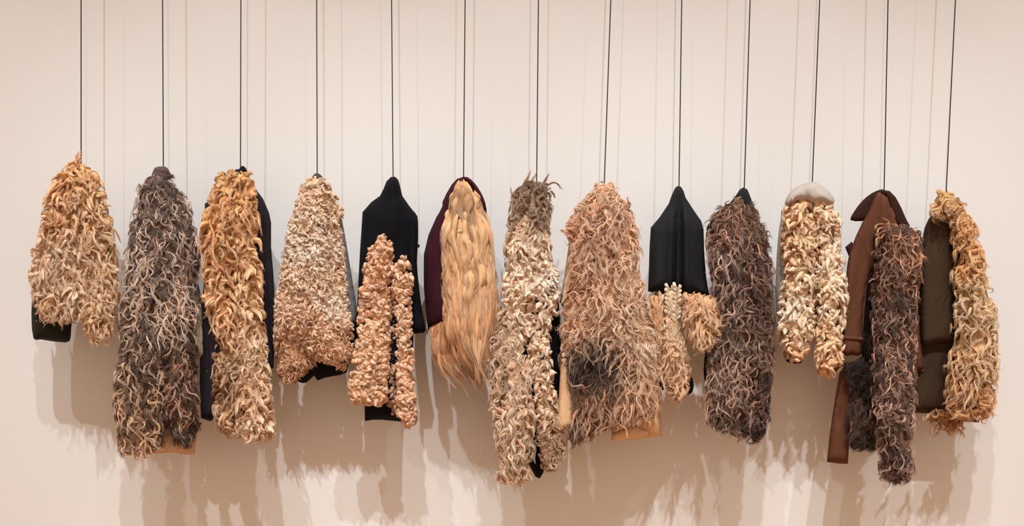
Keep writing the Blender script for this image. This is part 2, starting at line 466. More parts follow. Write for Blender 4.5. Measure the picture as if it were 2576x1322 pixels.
def tube(pts, rad, sides=8):
    pts = np.asarray(pts, float); n = len(pts)
    tan = unit(np.gradient(pts, axis=0))
    ref = np.array([0.2, 0.9, 0.1]) if abs(tan[0, 1]) < 0.8 else np.array([1.0, 0, 0.1])
    a = unit(np.cross(tan, ref)); b = np.cross(tan, a)
    th = np.arange(sides) * 2 * math.pi / sides
    rad = np.broadcast_to(np.asarray(rad, float), (n,))
    V = pts[:, None] + rad[:, None, None] * (np.cos(th)[None, :, None] * a[:, None] + np.sin(th)[None, :, None] * b[:, None])
    F = [[k * sides + s, k * sides + (s + 1) % sides, (k + 1) * sides + (s + 1) % sides, (k + 1) * sides + s] for k in range(n - 1) for s in range(sides)]
    return V.reshape(-1, 3), np.array(F)

def seam(name, pts, S, mat, parent, r=1.6, lift=0.5):
    """a raised stitched seam or edge that follows a cloth panel"""
    p = resample(np.asarray(pts, float), 7.0)
    # resample closes the loop: drop the closing run
    k = int(np.argmin(((p - np.asarray(pts[-1], float)) ** 2).sum(1))); p = p[:k + 1]
    w = S.front(p) + lift
    V, F = tube(world(np.column_stack([p, w])), r * PX, 6)
    return mesh_obj(name, V, F, mat, parent)

def button(S, x, y, r, mat, parent, name='button'):
    q = np.array([[x, y]]); w = S.front(q)[0]
    V, F = [], []
    prof = [(0.0, 0.9), (0.55, 0.9), (0.72, 1.25), (0.95, 1.1), (1.0, 0.4), (0.9, -0.6)]
    ns = 16
    for rr, h in prof:
        for k in range(ns):
            an = 2 * math.pi * k / ns
            V.append((x + r * rr * math.cos(an), y + r * rr * math.sin(an), w + h * r * 0.4))
    for i in range(len(prof) - 1):
        for k in range(ns):
            F.append([i * ns + k, (i + 1) * ns + k, (i + 1) * ns + (k + 1) % ns, i * ns + (k + 1) % ns])
    return mesh_obj(name, world(np.array(V)), np.array(F), mat, parent)

# ------------------------------------------------------------------ the room
def room_mat(name, rgb, rough, bump, scale):
    m, nt, b = new_mat(name)
    c = lin(rgb)
    tc = nt.nodes.new('ShaderNodeTexCoord')
    n = nt.nodes.new('ShaderNodeTexNoise'); n.inputs['Scale'].default_value = scale; n.inputs['Detail'].default_value = 4
    n2 = nt.nodes.new('ShaderNodeTexNoise'); n2.inputs['Scale'].default_value = 0.9; n2.inputs['Detail'].default_value = 2
    r = nt.nodes.new('ShaderNodeValToRGB')
    r.color_ramp.elements[0].color = (*(c * 0.965), 1); r.color_ramp.elements[1].color = (*c, 1)
    bp = nt.nodes.new('ShaderNodeBump'); bp.inputs['Strength'].default_value = bump; bp.inputs['Distance'].default_value = 0.001
    L = nt.links.new
    L(tc.outputs['Object'], n.inputs['Vector']); L(tc.outputs['Object'], n2.inputs['Vector'])
    L(n2.outputs['Fac'], r.inputs['Fac']); L(r.outputs['Color'], b.inputs['Base Color'])
    L(n.outputs['Fac'], bp.inputs['Height']); L(bp.outputs['Normal'], b.inputs['Normal'])
    b.inputs['Roughness'].default_value = rough; b.inputs['Specular IOR Level'].default_value = 0.2
    return m

def box(name, lo, hi, mat, parent=None):
    x0, y0, z0 = lo; x1, y1, z1 = hi
    v = [(x, y, z) for x in (x0, x1) for y in (y0, y1) for z in (z0, z1)]
    f = [(0, 1, 3, 2), (4, 6, 7, 5), (0, 4, 5, 1), (2, 3, 7, 6), (0, 2, 6, 4), (1, 5, 7, 3)]
    return mesh_obj(name, v, f, mat, parent, smooth=False)

CEIL = 7.2
wall_m = room_mat('wall_paint', (236, 229, 222), 0.9, 0.12, 220)
for nm, lo, hi, m in (
        ('wall_back', (-4.5, 0.0, 0.0), (4.5, 0.15, CEIL), wall_m),
        ('floor', (-4.5, -6.0, -0.1), (4.5, 0.15, 0.0), room_mat('floor_boards', (176, 132, 96), 0.5, 0.1, 30)),
        ('ceiling', (-4.5, -6.0, CEIL), (4.5, 0.15, CEIL + 0.1), room_mat('ceiling_paint', (225, 220, 214), 0.95, 0.1, 100))):
    box(nm, lo, hi, m)['kind'] = 'structure'

# ------------------------------------------------------------------ hanging wires
wire_m, nt_, b_ = new_mat('black_wire')
b_.inputs['Base Color'].default_value = (0.008, 0.007, 0.006, 1); b_.inputs['Roughness'].default_value = 0.6
WIRES = [  # x at the top of the picture, x and y where it meets the coat, what it carries
    (204, 204, 412, 'blond shaggy coat at the left end'), (409, 411, 428, 'grey-brown shaggy coat'),
    (606, 605, 425, 'golden fleece coat with black back'), (796.5, 798, 446, 'cream nubby coat with a grey sleeve'),
    (985, 989, 456, 'black hooded coat'), (1170, 1166, 455, 'burgundy coat'), (1354.5, 1350, 462, 'long narrow cream and grey fleece'),
    (1536.5, 1520, 466, 'pinkish tan shaggy coat'), (1715, 1708, 478, 'black cape with fleece hem'), (1887, 1872, 482, 'dark brown curly coat'),
    (2062, 2043, 468, 'hooded coat with grey hood'), (2234, 2224, 484, 'brown cloth coat'), (2403.5, 2380, 486, 'olive coat with golden curls')]
for xt, xb, yb, what in WIRES:
    k = (xb - xt) / yb
    top = world(np.array([xt, 0.0, 0.0])); bot = world(np.array([xb, yb, 0.0]))
    d = (top - bot) / (top[2] - bot[2])
    up = bot + d * (CEIL - bot[2])
    n = 6
    line = np.array([bot + (up - bot) * i / n for i in range(n + 1)])
    V, F = tube(line, 0.0021, 8)
    o = mesh_obj('hanging_wire', V, F, wire_m)
    o['label'] = 'thin black wire holding up the ' + what; o['category'] = 'wire'; o['group'] = 'black wires the coats hang from'
    # the hook the coat is hung on: its shank, bend and point lie inside the coat's neck
    h = [bot + np.array([0, 0, 0.004]), bot + np.array([0, 0, -0.012])] + [bot + np.array([0.008 - 0.008 * math.cos(a), 0.002, -0.010 * math.sin(a) - 0.022]) for a in np.linspace(0, math.pi * 1.05, 9)]
    V, F = tube(np.array(h), 0.0026, 6)
    mesh_obj('hook', V, F, wire_m, o)

# ------------------------------------------------------------------ cloths
black = cloth('black_wool_cloth', (21, 19, 22), (13, 12, 15), sheen=0.03)
ink = cloth('ink_black_cloth', (50, 42, 46), (33, 27, 31), sheen=0.05)
jet = cloth('jet_black_twill', (40, 39, 40), (30, 29, 30), sheen=0.08, scale=900)
burgundy = cloth('burgundy_cloth', (64, 26, 36), (47, 16, 25), sheen=0.06, scale=260)
brown = cloth('brown_cloth', (104, 64, 45), (90, 53, 37), sheen=0.08)
brown2 = cloth('dark_brown_collar_cloth', (60, 36, 25), (44, 26, 19), sheen=0.05)
olive = cloth('olive_brown_cloth', (74, 55, 40), (61, 45, 33), sheen=0.06)
tan = cloth('tan_cloth', (228, 184, 140), (216, 168, 124), sheen=0.1)
greyc = cloth('grey_sleeve_cloth', (134, 130, 127), (112, 109, 108), sheen=0.08)
fleecegrey = cloth('oatmeal_jersey', (188, 174, 161), (170, 156, 143), sheen=0.15)
skin = cloth('bare_leather', (214, 178, 142), (198, 158, 120), sheen=0.05, scale=120)
cream = cloth('cream_lining', (206, 186, 158), (186, 162, 132), sheen=0.05)
darkgreen = cloth('dark_green_lining', (40, 38, 26), (27, 25, 18), sheen=0.03, rough=0.7)
btn, _n, _b = new_mat('black_button'); _b.inputs['Base Color'].default_value = (0.01, 0.01, 0.011, 1); _b.inputs['Roughness'].default_value = 0.3

def vfold(*fs):
    """vertical folds: (x at y0, y0, x at y1, y1, width, depth)"""
    def f(x, y):
        o = np.zeros_like(x)
        for xa, ya, xb, yb, w, d in fs:
            t = (y - ya) / (yb - ya)
            c = xa + (xb - xa) * t
            fade = np.clip(np.minimum(t * 4 + 0.2, (1 - t) * 4 + 0.6), 0, 1)
            o = o + d * np.exp(-((x - c) / w) ** 2) * fade
        return o
    return f

def wob(amp, sx, sy, seed):
    r = np.random.RandomState(seed); ph = r.uniform(0, 6.28, 4)
    return lambda x, y: amp * (np.sin(x / sx + ph[0] + 0.8 * np.sin(y / sy + ph[1])) + 0.6 * np.sin(y / sy * 1.7 + x / sx * 0.5 + ph[2]))

def plus(*fs): return lambda x, y: sum(f(x, y) for f in fs)

# ================================================================== 1 blond shaggy coat
c = coat('sheepskin_coat', 204, 400, 'short blond shaggy fleece coat with golden shoulders and dark green hem lining')
panel('lining', Surf([(110, 600), (85, 700), (79, 790), (84, 850), (102, 853), (165, 861), (178, 846), (182, 800), (210, 700), (180, 600)], -8, 24, 40, 20, sm=1), darkgreen, c)
t1 = Tint([(200, 430, (206, 156, 88)), (140, 520, (196, 148, 92)), (230, 520, (212, 172, 118)), (180, 650, (226, 198, 160)), (260, 640, (218, 182, 132)),
           (110, 700, (216, 184, 148)), (180, 740, (226, 200, 164)), (250, 800, (216, 178, 126)), (130, 790, (198, 158, 112))], root=0.52)
sheepskin(c, [(200, 412), (228, 432), (245, 465), (260, 505), (275, 560), (285, 620), (288, 690), (280, 745), (240, 790), (205, 790), (178, 790), (140, 795), (112, 788),
              (90, 745), (82, 690), (88, 640), (104, 590), (112, 530), (132, 470), (160, 430)], 'mix', t1, base=6, T=34, R=70, inset=10)
sheepskin(c, [(232, 640), (262, 620), (284, 660), (287, 720), (279, 800), (268, 842), (236, 846), (214, 820), (210, 760), (220, 690)], 'mix', t1, base=26, T=20, R=36, inset=10)

wisps(c, [[(206, 420, 22), (196, 405, 18), (192, 396, 14), (198, 386, 10), (209, 384, 8)], [(190, 424, 22), (197, 406, 20), (201, 394, 14), (204, 404, 16)]], 4.5, (176, 124, 72))
wisps(c, [[(222, 432, 14), (236, 430, 12), (246, 436, 10), (250, 452, 8)], [(135, 470, 10), (130, 458, 6), (132, 446, 2)], [(286, 575, 8), (297, 590, 4), (303, 608, 0)]], 2.6, (206, 164, 104), seed=4)

# ================================================================== 2 grey-brown coat
c = coat('sheepskin_coat', 410, 420, 'long grey-brown shaggy fleece coat with pale curled tips and bare leather hem')
panel('lining', Surf([(395, 1040), (460, 1030), (486, 1070), (490, 1140), (440, 1137), (398, 1140), (330, 1143), (305, 1139), (320, 1060)], 0, 12, 20, 10, sm=1), skin, c)
panel('sleeve', Surf([(492, 700), (505, 740), (511, 800), (519, 892), (500, 898), (480, 880), (478, 740)], -10, 14, 18, 8, sm=1), cream, c)
S = Surf([(385, 430), (391, 421), (405, 418), (418, 420), (426, 430), (430, 448), (405, 458), (382, 448)], 6, 22, 20, 10, folds=lambda x, y: -5 * np.exp(-((y - 434 - 0.25 * (x - 405)) / 3.0) ** 2))
panel('hood', S, cloth('taupe_cloth', (104, 84, 78), (84, 66, 60), scale=160, bump=0.8), c, 4)
t2 = Tint([(400, 450, (96, 78, 70)), (350, 500, (112, 92, 82)), (460, 560, (98, 80, 70)), (370, 640, (104, 86, 78)), (440, 700, (112, 92, 80)), (340, 800, (104, 82, 68)),
           (330, 1000, (120, 92, 70)), (380, 950, (92, 68, 54)), (340, 1090, (132, 100, 72)), (460, 900, (96, 72, 60)), (450, 1020, (88, 60, 46)), (460, 1100, (52, 34, 30))],
          root=0.75, tip=1.05)
t2p = Tint([(400, 460, (150, 128, 114)), (400, 560, (196, 174, 154)), (460, 640, (172, 148, 132)), (340, 640, (206, 184, 160)), (420, 780, (196, 174, 152)), (330, 900, (190, 160, 130)), (370, 1000, (210, 172, 128)), (320, 1080, (214, 172, 122)),
            (460, 900, (150, 114, 90)), (450, 1000, (164, 120, 88)), (465, 1090, (84, 58, 48))], root=0.75, tip=1.25, dark=0.6)
sheepskin(c, [(380, 440), (405, 434), (425, 445), (445, 480), (470, 515), (486, 570), (496, 640), (490, 720), (488, 800), (470, 850), (405, 860), (340, 860), (308, 820),
              (314, 740), (326, 650), (333, 580), (346, 520), (360, 465)], 'two', t2, top=t2p, base=8, T=36, R=70, inset=9)
sheepskin(c, [(330, 780), (385, 770), (406, 840), (406, 940), (405, 1040), (404, 1110), (385, 1126), (340, 1128), (306, 1122), (300, 1060), (292, 1010), (300, 930), (308, 860)], 'two', t2, top=t2p,
          base=20, T=26, R=45, inset=8, over=dict(down=1.0, curl=5.0))
sheepskin(c, [(420, 780), (470, 770), (488, 840), (490, 920), (495, 1000), (492, 1070), (470, 1110), (445, 1096), (422, 1070), (414, 1000), (412, 900), (412, 830)], 'two', t2, top=t2p,
          base=20, T=26, R=42, inset=8, over=dict(down=1.0, curl=5.0))

# ================================================================== 3 golden fleece, black back
c = coat('sheepskin_coat', 605, 415, 'golden fleece coat split down the front over a black cloth back')
S = Surf([(606, 424), (622, 432), (640, 470), (662, 500), (677, 535), (682, 560), (682, 620), (688, 690), (691, 760), (692, 830), (688, 925), (676, 930), (670, 1000), (640, 1060), (580, 1070),
          (545, 1045), (530, 1059), (505, 1051), (502, 960), (503, 880), (508, 760), (524, 600), (516, 546), (515, 512), (524, 506), (548, 486), (572, 448), (592, 426)], -16, 34, 45, 20, sm=0,
         folds=plus(vfold((664, 500, 676, 900, 4, -11), (650, 500, 664, 880, 6, 5), (684, 640, 684, 900, 4, 5)), wob(2.5, 15, 50, 3)))
panel('coat_body', S, ink, c, 4)
Sd = Surf([(607, 418), (616, 420), (622, 430), (622, 442), (606, 446), (596, 436)], 4, 20, 14, 8)
panel('hood', Sd, black, c, 5)
t3 = Tint([(600, 430, (208, 158, 88)), (560, 520, (206, 152, 84)), (630, 520, (212, 160, 92)), (540, 640, (204, 152, 88)), (625, 640, (220, 176, 114)), (555, 780, (208, 158, 98)), (630, 760, (224, 184, 128)),
           (640, 860, (226, 200, 160)), (640, 1000, (212, 176, 132)), (660, 1080, (224, 196, 156)), (580, 1040, (192, 152, 106)), (560, 960, (140, 100, 60), 1.2)], root=0.56)  # darkest sample paints in the dim inside of the split front
sheepskin(c, [(555, 850), (600, 840), (625, 900), (640, 1000), (630, 1080), (590, 1080), (556, 1060), (545, 1040), (540, 990), (545, 900)], 'mix', t3, base=6, T=14, R=40, inset=7)
sheepskin(c, [(600, 424), (622, 436), (634, 470), (638, 530), (636, 600), (606, 640), (570, 650), (520, 640), (512, 590), (518, 535), (530, 488), (552, 444), (580, 424)], 'mix', t3, base=14, T=34, R=60, inset=9, over=dict(curl=5.0))
sheepskin(c, [(545, 590), (580, 600), (588, 660), (590, 740), (590, 820), (578, 862), (560, 845), (540, 825), (526, 770), (520, 700), (520, 640)], 'mix', t3, base=24, T=22, R=36, inset=8, over=dict(curl=5.0))
sheepskin(c, [(612, 580), (640, 590), (652, 680), (656, 760), (662, 830), (668, 900), (674, 980), (682, 1040), (682, 1082), (660, 1100), (620, 1096), (600, 1060), (602, 980), (602, 900), (600, 800),
              (598, 700), (600, 630)], 'mix', t3, base=24, T=26, R=40, inset=9, over=dict(len=(46, 12), curl=4.5))

# ================================================================== 4 cream nubby coat
c = coat('sheepskin_coat', 798, 440, 'cream and tan nubby curled fleece coat with a grey sleeve at its right edge')
S = Surf([(785, 446), (793, 436), (803, 437), (812, 447), (812, 466), (785, 466)], 0, 20, 12, 10)
panel('hood', S, cloth('charcoal_cloth', (74, 70, 70), (56, 53, 53)), c, 5)
S = Surf([(838, 500), (852, 525), (864, 570), (876, 640), (889, 720), (897, 770), (898, 815), (885, 815), (866, 800), (850, 700), (840, 600)], -14, 18, 18, 10, sm=1)
panel('sleeve', S, greyc, c)
S = Surf([(700, 860), (880, 790), (899, 800), (899, 860), (880, 900), (872, 936), (840, 945), (815, 950), (798, 956), (790, 944), (770, 962), (748, 958), (720, 930)], -14, 20, 40, 14, sm=1)
panel('lining', S, black, c)
t4 = Tint([(800, 460, (206, 170, 128)), (770, 520, (216, 184, 148)), (740, 560, (226, 202, 172)), (800, 570, (228, 204, 176)), (840, 540, (204, 170, 130)), (725, 610, (240, 226, 206), 0.8), (785, 640, (240, 226, 206), 0.7),
           (760, 700, (214, 182, 146)), (830, 690, (222, 192, 156)), (720, 740, (206, 172, 138)), (840, 770, (238, 222, 200), 0.7), (780, 820, (204, 160, 114)), (850, 860, (206, 162, 116)), (720, 900, (176, 132, 90)), (760, 940, (168, 120, 78))],
          root=0.6, dark=0.72, light=1.16)
sheepskin(c, [(800, 450), (818, 456), (830, 480), (842, 520), (852, 570), (860, 630), (868, 700), (876, 770), (884, 830), (882, 890), (866, 922), (840, 914), (812, 904), (796, 894), (770, 880),
              (745, 860), (722, 850), (700, 850), (696, 790), (700, 740), (708, 690), (716, 640), (726, 590), (738, 540), (752, 498), (768, 464), (784, 450)], 'nub', t4, base=8, T=38, R=75, inset=6, over=dict(W=(3.9, 1.4), len=(19, 6), den=3.0, blunt=0.6, m=4, curl=4.4, jit=0.22, tvar=0.2))
sheepskin(c, [(696, 800), (740, 800), (770, 870), (800, 905), (775, 922), (750, 945), (720, 962), (706, 950), (700, 905), (694, 850)], 'nub', t4, base=-2, T=22, R=40, inset=5, over=dict(W=(4.2, 1.3), len=(22, 6), den=2.7, blunt=0.5, down=0.9, grav=0.9, curl=4.4))
sheepskin(c, [(820, 462), (836, 480), (852, 510), (864, 540), (864, 553), (852, 540), (836, 510), (822, 484)], 'nub', t4, base=8, T=8, R=12, inset=4)

# ================================================================== 5 black hooded coat with curl strips
c = coat('hooded_coat', 989, 448, 'black pointed-hood cloth coat with strips of tan nubby curls on its front')
S = Surf([(983, 445), (994, 444), (1002, 452), (1007, 470), (1012, 492), (1030, 518), (1050, 543), (1052, 560), (1051, 605), (1048, 640), (1050, 700), (1046, 780), (1040, 850), (1036, 940), (1034, 1040), (1012, 1060),
          (990, 1058), (960, 1055), (940, 1055), (918, 1058), (917, 1020), (905, 960), (898, 900), (896, 860), (898, 780), (901, 720), (905, 640), (909, 580), (912, 533), (934, 508), (956, 492), (965, 474), (972, 456)],
         -12, 44, 60, 24, sm=0, folds=plus(vfold((975, 480, 962, 620, 9, -8), (1000, 490, 985, 600, 12, 8), (1022, 520, 1035, 700, 10, -6)), wob(1.5, 22, 70, 5)))
panel('coat_body', S, black, c)
S5 = Surf([(1035, 535), (1050, 545), (1052, 600), (1049, 660), (1054, 720), (1062, 780), (1071, 830), (1056, 837), (1040, 839), (1030, 838), (1026, 760), (1022, 680), (1024, 600)], 4, 26, 24, 8, sm=1, folds=wob(1.5, 12, 50, 6))
panel('sleeve', S5, black, c)
button(S5, 1051, 618, 5, btn, c)
t5 = Tint([(960, 620, (198, 148, 104)), (940, 720, (196, 146, 102)), (925, 780, (206, 158, 114)), (940, 850, (204, 160, 116)), (920, 960, (206, 162, 116)), (1010, 670, (206, 162, 122)), (1015, 800, (208, 166, 128)), (1022, 1000, (198, 152, 112))],
          root=0.6, dark=0.74, light=1.14)
t5d = Tint([(990, 850, (142, 104, 76)), (990, 1000, (160, 120, 90))], root=0.55)
nubs = dict(len=(21, 5), W=(6.4, 1.4))
sheepskin(c, [(968, 720), (1005, 720), (1006, 850), (1006, 980), (1000, 1036), (978, 1024), (962, 1000), (966, 850)], 'nub', t5d, base=10, T=14, R=25, inset=5, over=nubs)
sheepskin(c, [(970, 592), (981, 606), (984, 650), (980, 700), (977, 760), (976, 830), (976, 900), (973, 960), (968, 1012), (940, 1012), (910, 1008), (884, 1012), (882, 980), (888, 930), (896, 880), (902, 820), (910, 760),
              (918, 700), (926, 650), (936, 622), (952, 606)], 'nub', t5, base=26, T=22, R=36, inset=6, over=nubs)
sheepskin(c, [(1008, 646), (1024, 652), (1032, 690), (1032, 740), (1029, 800), (1030, 860), (1036, 930), (1038, 990), (1044, 1040), (1042, 1070), (1022, 1064), (1002, 1046), (1003, 980), (1004, 900), (1001, 820), (994, 740),
              (991, 690), (993, 660)], 'nub', t5, base=34, T=20, R=24, inset=5, over=nubs)

# ================================================================== 6 burgundy coat with long straight hair
c = coat('long_hair_coat', 1166, 448, 'burgundy cloth coat with long straight honey-coloured goat hair down its front')
S = Surf([(1150, 449), (1166, 445), (1184, 452), (1200, 472), (1214, 498), (1222, 525), (1228, 560), (1238, 610), (1246, 660), (1248, 740), (1240, 830), (1210, 880), (1120, 880), (1110, 829), (1090, 826), (1077, 831), (1072, 790),
          (1066, 720), (1066, 640), (1078, 590), (1098, 545), (1104, 536), (1113, 518), (1113, 508), (1122, 488), (1136, 464)], -10, 36, 55, 22, sm=0, folds=plus(vfold((1110, 560, 1094, 820, 12, 5)), wob(1.5, 18, 60, 8)))
panel('coat_body', S, burgundy, c)
S = Surf([(1160, 446), (1176, 445), (1194, 460), (1210, 484), (1221, 510), (1224, 535), (1214, 525), (1204, 498), (1188, 470), (1172, 456)], 18, 14, 8, 6, sm=1)
panel('collar', S, burgundy, c, 5)
t6 = Tint([(1160, 480, (206, 166, 116)), (1170, 560, (220, 184, 134)), (1200, 620, (230, 196, 146)), (1150, 680, (206, 162, 110)), (1190, 720, (224, 184, 130)), (1230, 760, (194, 148, 100)), (1150, 840, (176, 128, 82)), (1190, 860, (198, 148, 98)),
           (1110, 900, (190, 142, 92)), (1200, 960, (186, 136, 88))], root=0.85, tip=1.0, dark=0.72, light=1.18)
sheepskin(c, [(1090, 800), (1140, 780), (1200, 780), (1232, 820), (1228, 870), (1212, 900), (1150, 900), (1095, 895), (1084, 860)], 'long', t6, base=-4, T=20, R=40, inset=6, over=dict(len=(110, 26), W=(4.6, 1.6), den=1.2))
sheepskin(c, [(1144, 458), (1154, 448), (1168, 447), (1188, 462), (1206, 494), (1217, 540), (1232, 600), (1242, 660), (1248, 740), (1244, 810), (1226, 870), (1180, 870), (1124, 850), (1117, 770), (1116, 700), (1117, 630), (1126, 560), (1136, 500)], 'long', t6,
          base=14, T=32, R=50, inset=6, over=dict(W=(8.0, 2.8)))
sheepskin(c, [(1145, 458), (1155, 447), (1168, 447), (1186, 463), (1202, 494), (1212, 540), (1224, 600), (1226, 660), (1200, 690), (1160, 690), (1130, 650), (1126, 600), (1130, 550), (1138, 500)], 'long', t6,
          base=22, T=32, R=50, inset=6, over=dict(W=(14, 3.5), len=(125, 30), den=0.40, curl=6, turns=0.9, rnd=0.14, flow=0.35, m=22))

# ================================================================== 7 long narrow cream and grey fleece
c = coat('sheepskin_coat', 1350, 450, 'longest and narrowest coat, cream clumped wool fading to grey-beige waves at the hem')
S = Surf([(1305, 560), (1372, 560), (1400, 700), (1407, 775), (1411, 850), (1408, 1000), (1400, 1050), (1390, 1120), (1366, 1190), (1357, 1203), (1347, 1198), (1320, 1150), (1280, 1150), (1262, 960), (1282, 760)], -20, 26, 50, 16, sm=0)
panel('coat_body', S, black, c)
t7 = Tint([(1330, 460, (124, 98, 74)), (1340, 510, (140, 112, 86)), (1310, 570, (196, 166, 132)), (1340, 610, (226, 202, 168)), (1330, 680, (230, 208, 176)), (1380, 700, (240, 226, 204)), (1300, 740, (222, 196, 160)), (1260, 800, (164, 134, 102)),
           (1255, 900, (170, 140, 108)), (1300, 850, (228, 204, 172)), (1355, 860, (222, 196, 160)), (1300, 960, (206, 182, 150)), (1290, 1080, (212, 186, 154)), (1380, 1010, (190, 160, 124)), (1385, 1120, (160, 128, 94)), (1290, 1200, (186, 154, 120))], root=0.52)
sheepskin(c, [(1310, 462), (1338, 450), (1366, 452), (1380, 470), (1380, 520), (1378, 580), (1378, 630), (1360, 660), (1300, 660), (1274, 650), (1278, 590), (1288, 520), (1298, 480)], 'wavy', t7, base=6, T=34, R=45, inset=8,
          over=dict(len=(44, 12), W=(5, 1.5), curl=5))
sheepskin(c, [(1290, 580), (1370, 580), (1378, 640), (1394, 672), (1402, 700), (1400, 745), (1386, 800), (1366, 812), (1345, 770), (1326, 790), (1324, 850), (1300, 870), (1262, 860), (1258, 790), (1270, 720), (1276, 640)], 'fat', t7, base=12, T=32, R=45, inset=7)
sheepskin(c, [(1336, 790), (1368, 800), (1376, 850), (1380, 900), (1390, 960), (1398, 1010), (1406, 1060), (1390, 1090), (1360, 1090), (1350, 1000), (1340, 930), (1334, 860)], 'fat', t7, base=10, T=24, R=30, inset=7)
sheepskin(c, [(1362, 1020), (1396, 1020), (1408, 1070), (1416, 1120), (1408, 1150), (1390, 1168), (1366, 1172), (1350, 1140), (1350, 1070)], 'wavy', t7, base=16, T=22, R=30, inset=7,
          over=dict(len=(40, 10), W=(5, 1.4)), dirn=lambda q: np.broadcast_to(np.array([0.6, 0.7, 0.0]), (len(q), 3)))
sheepskin(c, [(1262, 790), (1300, 790), (1322, 850), (1328, 910), (1334, 980), (1336, 1060), (1336, 1140), (1330, 1190), (1300, 1200), (1262, 1196), (1252, 1150), (1252, 1060), (1244, 1000), (1238, 950), (1236, 890), (1246, 830)], 'wavy', t7,
          base=20, T=30, R=45, inset=8, over=dict(len=(46, 12), W=(6.2, 1.8), curl=5.5))

wisps(c, [[(1322, 470, 22), (1326, 452, 20), (1332, 440, 16), (1335, 428, 12)], [(1332, 470, 22), (1338, 452, 20), (1346, 444, 16), (1349, 434, 12)], [(1310, 490, 22), (1316, 462, 20), (1326, 448, 14), (1330, 438, 10)], [(1372, 470, 16), (1388, 458, 12), (1402, 460, 8), (1412, 476, 4)], [(1366, 462, 14), (1374, 450, 10), (1381, 438, 6)], [(1300, 500, 12), (1290, 492, 8), (1286, 480, 4), (1285, 470, 0)], [(1384, 480, 12), (1392, 486, 8), (1397, 498, 4)]], 3.4, (140, 112, 86), seed=6)

# ================================================================== 8 pinkish tan shaggy coat
c = coat('sheepskin_coat', 1520, 455, 'broad pinkish tan shaggy coat with a black-brown patch and plain tan cloth hem')
S = Surf([(1440, 590), (1560, 560), (1620, 760), (1655, 880), (1660, 1000), (1664, 1096), (1640, 1098), (1598, 1104), (1538, 1107), (1540, 1088), (1520, 1060), (1440, 1000), (1415, 770), (1408, 760), (1420, 690), (1430, 620)], -14, 30, 60, 16, sm=0,
         folds=vfold((1600, 1030, 1600, 1110, 8, -5)))
panel('coat_body', S, tan, c)
S = Surf([(1538, 1089), (1570, 1074), (1600, 1066), (1630, 1082), (1640, 1096), (1598, 1104), (1540, 1107)], 6, 14, 14, 6, sm=0)
panel('hem_fold', S, tan, c, 6)
S = Surf([(1412, 880), (1426, 890), (1436, 980), (1443, 1068), (1432, 1077), (1418, 1079), (1402, 1077), (1405, 1010), (1409, 940)], 34, 12, 14, 8, sm=1)
panel('sleeve', S, tan, c, 7)
t8 = Tint([(1520, 470, (204, 164, 122)), (1460, 560, (190, 146, 112)), (1510, 540, (176, 136, 106)), (1570, 540, (200, 160, 124)), (1500, 620, (202, 160, 122)), (1450, 700, (192, 146, 104)), (1520, 720, (200, 156, 114)), (1590, 680, (224, 192, 154)),
           (1460, 800, (196, 148, 106)), (1540, 820, (192, 148, 112)), (1610, 820, (228, 198, 160)), (1425, 840, (214, 176, 138)), (1500, 890, (58, 42, 38), 1.5), (1460, 910, (64, 48, 42), 1.3), (1540, 900, (80, 60, 50), 1.0), (1630, 900, (222, 188, 148)), (1500, 1000, (138, 100, 70)), (1450, 1070, (112, 80, 56)), (1580, 1000, (164, 120, 84)), (1630, 980, (190, 144, 102))],
          root=0.7)
t8p = Tint([(1520, 500, (222, 186, 146)), (1460, 560, (206, 160, 124)), (1570, 560, (214, 174, 136)), (1500, 660, (226, 186, 146)), (1440, 720, (210, 162, 118)), (1540, 740, (232, 198, 158)), (1600, 700, (238, 210, 174)), (1450, 820, (220, 176, 132)),
            (1500, 885, (60, 44, 38), 1.6), (1455, 915, (66, 48, 40), 1.3), (1535, 915, (84, 62, 50), 0.9), (1560, 880, (200, 158, 122)), (1620, 860, (238, 210, 172)), (1620, 940, (232, 196, 150)), (1480, 1000, (168, 124, 88)), (1450, 1070, (138, 100, 70)), (1570, 1010, (196, 148, 104))], root=0.75, tip=1.2)
sheepskin(c, [(1518, 458), (1540, 468), (1560, 492), (1578, 514), (1590, 560), (1598, 620), (1608, 670), (1618, 720), (1630, 780), (1642, 840), (1640, 890), (1600, 920), (1520, 930), (1440, 930), (1418, 900), (1416, 850), (1420, 790), (1432, 730),
              (1440, 670), (1444, 620), (1434, 590), (1424, 570), (1434, 545), (1454, 522), (1484, 496), (1500, 470)], 'two', t8, top=t8p, base=10, T=38, R=75, inset=9, over=dict(len=(54, 15), W=(3.4, 1.2), den=0.85))
sheepskin(c, [(1440, 840), (1520, 830), (1600, 830), (1645, 850), (1654, 910), (1652, 975), (1640, 1022), (1606, 1044), (1562, 1052), (1524, 1058), (1490, 1078), (1460, 1090), (1440, 1096), (1438, 1040), (1442, 970), (1430, 900)], 'two', t8, top=t8p, base=16, T=24, R=50,
          inset=9, over=dict(len=(72, 18), down=1.1, curl=4.5, den=0.9), under=dict(len=(46, 12), down=1.0))

